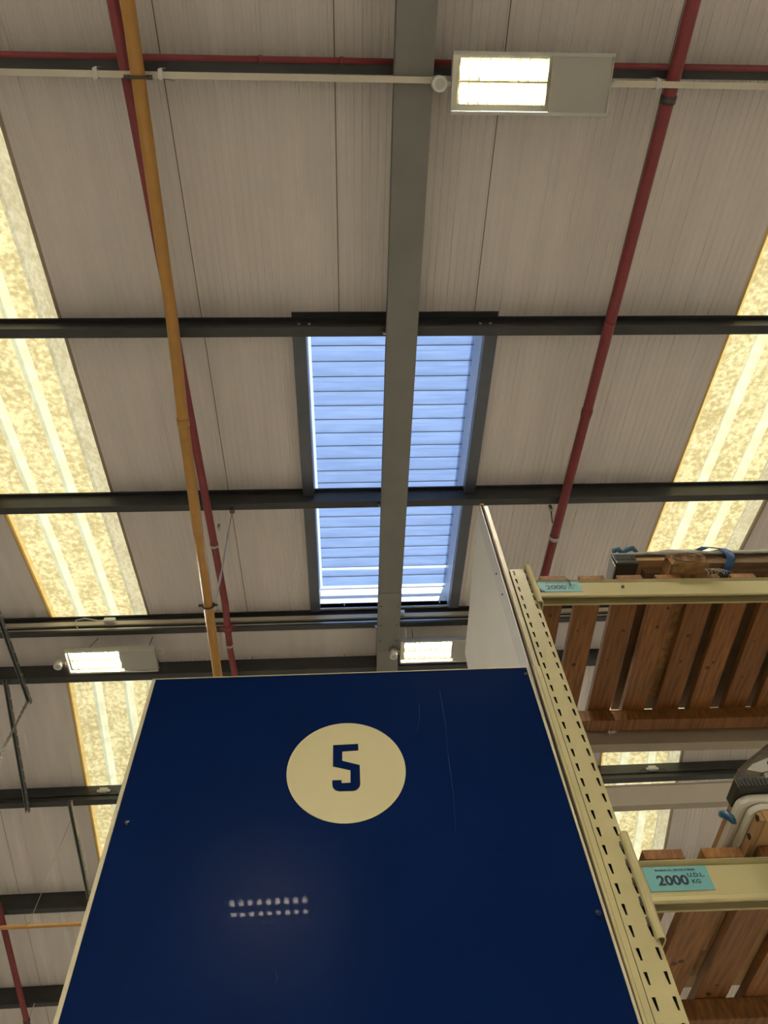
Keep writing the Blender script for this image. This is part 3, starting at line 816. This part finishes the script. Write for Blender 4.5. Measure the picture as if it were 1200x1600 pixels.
# small barcode sticker on the flange
bs = thing('barcode_sticker', 'small barcode sticker on the cream flange beside the perforated upright', 'label', (0, 0, 0))
bs.matrix_world = rackM @ Matrix.Translation((-.0145, -.0022, .945 + CZ)) @ Matrix.Rotation(math.pi/2, 4, 'X')
MB().box((-.0008, 0, 0), (.0112, .085, .0004)).done('sticker', M['paper'], bs)
yy = .080
for i, hh in enumerate((.001, .003, .0015, .004, .0015, .003, .002, .0045, .0015, .003)):
    MB().box((.0012, yy - hh, .0004), (.0092, yy, .0008)).done('bar', M['ink'], bs); yy -= hh + .0018
for a in (.030, .022, .014):
    MB().box((.003 + (a % .003), a - .006, .0004), (.0042 + (a % .003), a, .0008)).done('bar', M['ink'], bs)
    MB().box((.0025, a - .0065, .0004), (.008, a - .0055, .0008)).done('bar', M['ink'], bs)

# ------------------------------------------------------------------ goods on the upper deck
ZD = 2.209 + CZ - .004
def ribbed(mb, x0, x1, y0, z0, z1, n):
    for i in range(n):
        a = x0 + (x1 - x0) * i / n; b = x0 + (x1 - x0) * (i + .6) / n
        mb.box((a, y0 - .003, z0), (b, y0, z1))
up = thing('wrapped_board_pack', 'long board pack with black ribbed corner cap on the upper deck', 'pack', (0, 0, 2.292 + CZ))
up.rotation_euler = (0, LEAN, 0); up.location.z += .0165
def uz(z): return z - 2.292
MB().box((1.17, 1.700, uz(2.330)), (1.46, 2.50, uz(2.352))).done('board', M['card'], up)
MB().box((1.20, 1.735, uz(2.292)), (2.95, 2.50, uz(2.330))).done('under_board', M['carddark'], up)  # shaded lower half of the pack, its shade put in as dark brown
MB().box((1.46, 1.705, uz(2.312)), (2.95, 2.50, uz(2.362))).done('long_board', M['carddark'], up)
cb = MB(); cb.box((1.078, 1.690, uz(2.300)), (1.17, 1.78, uz(2.362)), bev=.006); ribbed(cb, 1.082, 1.168, 1.690, uz(2.322), uz(2.356), 9)
cb.done('corner_cap', M['black'], up)
MB().box((1.072, 1.70, uz(2.296)), (1.078, 1.80, uz(2.360)), bev=.002).done('clear_edge', M['cover'], up)
MB().box((1.076, 1.688, uz(2.360)), (1.172, 1.79, uz(2.368)), bev=.002).done('clear_edge', M['cover'], up)
# wrinkled plastic cover draped on top
mb = MB(); nx, ny = 48, 8; g = []
YS = [1.694, 1.690, 1.692, 1.700, 1.73, 1.85, 2.0, 2.2, 2.4]; ZS = [0, .35, .75, .95, 1.05, 1.1, 1.1, 1.0, .8]
for i in range(nx + 1):
    row = []
    for j in range(ny + 1):
        x_ = 1.15 + 1.8*i/nx
        e = min(1, .25 + i/5.0)
        hgt = .026 + .006*math.sin(i*1.3) + .012*math.exp(-((x_-1.33)/.09)**2)
        row.append(mb.v((x_, YS[j] + .003*math.sin(i*2.1 + j), uz(2.360 + e*ZS[j]*hgt))))
    g.append(row)
for i in range(nx):
    for j in range(ny):
        f = mb.face([g[i][j], g[i+1][j], g[i+1][j+1], g[i][j+1]]); f.smooth = True
cv = mb.done('plastic_cover', M['cover'], up)
sm = cv.modifiers.new('thick', 'SOLIDIFY'); sm.thickness = .002
# blue strap over the pack
mb = MB(); path = [(1.38, 1.88, 2.412), (1.43, 1.72, 2.408), (1.48, 1.684, 2.398), (1.54, 1.682, 2.382), (1.556, 1.682, 2.350), (1.545, 1.682, 2.308), (1.53, 1.75, 2.288)]
pv = []
for i, p in enumerate(path):
    pv.append((mb.v((p[0] - .018, p[1], uz(p[2]))), mb.v((p[0] + .018, p[1] + .002, uz(p[2])))))
for a, b in zip(pv, pv[1:]):
    f = mb.face([a[0], a[1], b[1], b[0]]); f.smooth = True
st = mb.done('strap', M['strapblue'], up); sm = st.modifiers.new('thick', 'SOLIDIFY'); sm.thickness = .003
# blue knotted tail of the strap at the left end
mb = MB()
mb.tube([(1.095, 1.70, uz(2.375)), (1.10, 1.695, uz(2.397)), (1.12, 1.695, uz(2.402)), (1.135, 1.70, uz(2.384)), (1.15, 1.695, uz(2.398)), (1.18, 1.692, uz(2.406)), (1.195, 1.70, uz(2.384))], [.006, .010, .012, .010, .012, .011, .006], seg=10)
mb.done('strap_tail', M['bluebag'], up)
# timber bearer
tb = thing('timber_bearer', 'rough timber block with scored end grain under the wrapped boards', 'block', (1.255, 1.632, ZD + .001))
tb.rotation_euler = (0, LEAN, 0)
mb = MB(); mb.box((0, 0, 0), (.148, .70, .076), bev=.010)
bmesh.ops.subdivide_edges(mb.bm, edges=mb.bm.edges, cuts=3, use_grid_fill=True)
for v in mb.bm.verts:
    v.co += Vector((random.uniform(-.003, .003), random.uniform(-.003, .003), 0 if v.co.z < .004 else random.uniform(-.003, .003)))
mb.done('block', M['timber'], tb)
mb = MB()
for cx in (.035, .085, .115):
    mb.torus((cx, -.004, .042), (0, 1, 0), .014, .0022, seg=12, sub=5)
pts = [(.015 + .118*(.5+.5*math.cos(t*2*math.pi/16)), -.004, .042 + .028*math.sin(t*2*math.pi/16)) for t in range(17)]
mb.tube(pts, .0022, seg=5)
mb.done('scored_rings', M['carddark'], tb)
# straw-like frayed fibres on the beam
ff = thing('frayed_twine', 'frayed grey twine snagged on the upper rack beam below the timber block', 'twine', (1.40, 1.650, 2.195 + CZ))
mb = MB()
for i in range(14):
    a = random.uniform(-.06, .05); L = random.uniform(.02, .06)
    mb.tube([(a*.3, .008, .012), (a*.6 + .01, -.004, 0), (a + .02, -.012, -L*.6), (a + random.uniform(0, .03), -.014, -L)], .0012, seg=4)
mb.done('fibres', M['cover'], ff)

# ------------------------------------------------------------------ goods on the lower deck (they overhang the front beam)
ZL = 1.0725 + CZ
cp_ = thing('cardboard_pack', 'torn brown cardboard pack with oval holes, lowest in the lower stack', 'pack', (1.022, 1.575, ZL))
cp_.rotation_euler = (0, LEAN, 0)
MB().box((0, .0, 0), (1.6, .74, .030), bev=.002).done('carton', M['card'], cp_)
MB().box((-.012, .005, .004), (-.001, .60, .028)).done('torn_flap', M['card'], cp_)
for yy_, xx_ in ((.012, .010), (.085, .006)):
    s = MB(); s.tube([(-.0135, yy_, .016), (-.011, yy_, .016)], .008, seg=12); s.done('hand_hole', M['inside'], cp_)
def tray(label, x0, y0, z0, hgt):
    r_ = thing('shower_tray', label, 'tray', (x0, y0, z0)); r_.rotation_euler = (0, LEAN, 0)
    def rr(inset, rad, z):
        P = []
        for cx, cy, a0 in ((rad, rad, math.pi), (1.3 - rad, rad, 1.5*math.pi), (1.3 - rad, .8 - rad, 0), (rad, .8 - rad, .5*math.pi)):
            for k in range(7):
                a = a0 + k*math.pi/12
                P.append(mbt.v((cx + (rad - inset)*math.cos(a), cy + (rad - inset)*math.sin(a), z)))
        return P
    mbt = MB()
    loops = [rr(.012, .035, .002), rr(.008, .035, 0), rr(.0, .035, .003), rr(0, .035, hgt - .003), rr(.003, .035, hgt)]
    for a, b in zip(loops, loops[1:]):
        n = len(a)
        for i in range(n):
            f = mbt.face([a[i], a[(i+1) % n], b[(i+1) % n], b[i]])
    mbt.face(list(reversed(loops[0]))); mbt.face(loops[-1])
    for f in mbt.bm.faces: f.smooth = False
    mbt.done('tray_body', M['whiteboard'], r_)
    return r_
tray('lower white shower tray with rounded corner in the lower stack', 1.002, 1.578, ZL + .031, .022)
tray('upper white shower tray with rounded corner under the black capped board', .984, 1.574, ZL + .0535, .024)
bb = thing('capped_board', 'brown board with black ribbed plastic corner cap overhanging the lower beam', 'board', (.982, 1.552, ZL + .0785))
bb.rotation_euler = (0, LEAN, 0)
MB().box((.012, .012, .003), (1.6, 1.0, .025), bev=.002).done('board', M['card'], bb)
cb = MB(); cb.box((0, 0, 0), (.13, .078, .029), bev=.004); ribbed(cb, .006, .128, 0, .003, .027, 12)
cb.done('corner_cap', M['black'], bb)
# dark wrapped load with a bolted bracket on top
dw = thing('wrapped_load', 'load wrapped in dark plastic film with a bolted pale bracket, at the right edge', 'pack', (1.44, 1.76, ZL + .109))
dw.rotation_euler = (0, LEAN, 0)
mb = MB(); mb.dome((0, 0, 0), .39, .17, .28, seg=28, ring=8)
for v in mb.bm.verts:
    if v.co.z > .01: v.co += Vector((random.uniform(-.006, .006), random.uniform(-.006, .006), random.uniform(-.006, .006)))
mb.face([v for v in mb.bm.verts if v.co.z < 1e-6])
mb.done('film_wrap', M['darkfilm'], dw)
mb = MB()
pr = [(-.435, .060), (-.41, .078), (-.36, .096), (-.25, .112), (-.1, .112), (-.1, .078), (-.28, .072), (-.36, .058), (-.40, .05)]
mb.prism(pr, lambda u, v, t: (u + .06, t, v), -.155, -.137)
mb.prism([(-.40, 0), (-.37, 0), (-.36, .062), (-.39, .062)], lambda u, v, t: (u + .06, t, v), -.151, -.141)
br = mb.done('bracket', M['cover'], dw)
for u, v in ((-.305, .078), (-.25, .088)):
    s = MB(); s.tube([(u, -.160, v), (u, -.154, v)], .006, seg=10); s.done('bolt', M['clip'], br)
# bit of blue bag showing behind the board
bl = thing('blue_bag', 'scrap of blue plastic bag caught at the left edge of the black capped board', 'bag', (.976, 1.662, ZL + .080))
mb = MB(); mb.tube([(.008, .03, .02), (.0, .01, .010), (-.003, -.01, -.006), (.004, -.02, -.022), (.010, -.01, -.03)], [.006, .010, .011, .010, .005], seg=10)
for v in mb.bm.verts: v.co += Vector((random.uniform(-.002, .002), random.uniform(-.002, .002), random.uniform(-.002, .002)))
mb.done('bag_film', M['bluebag'], bl)
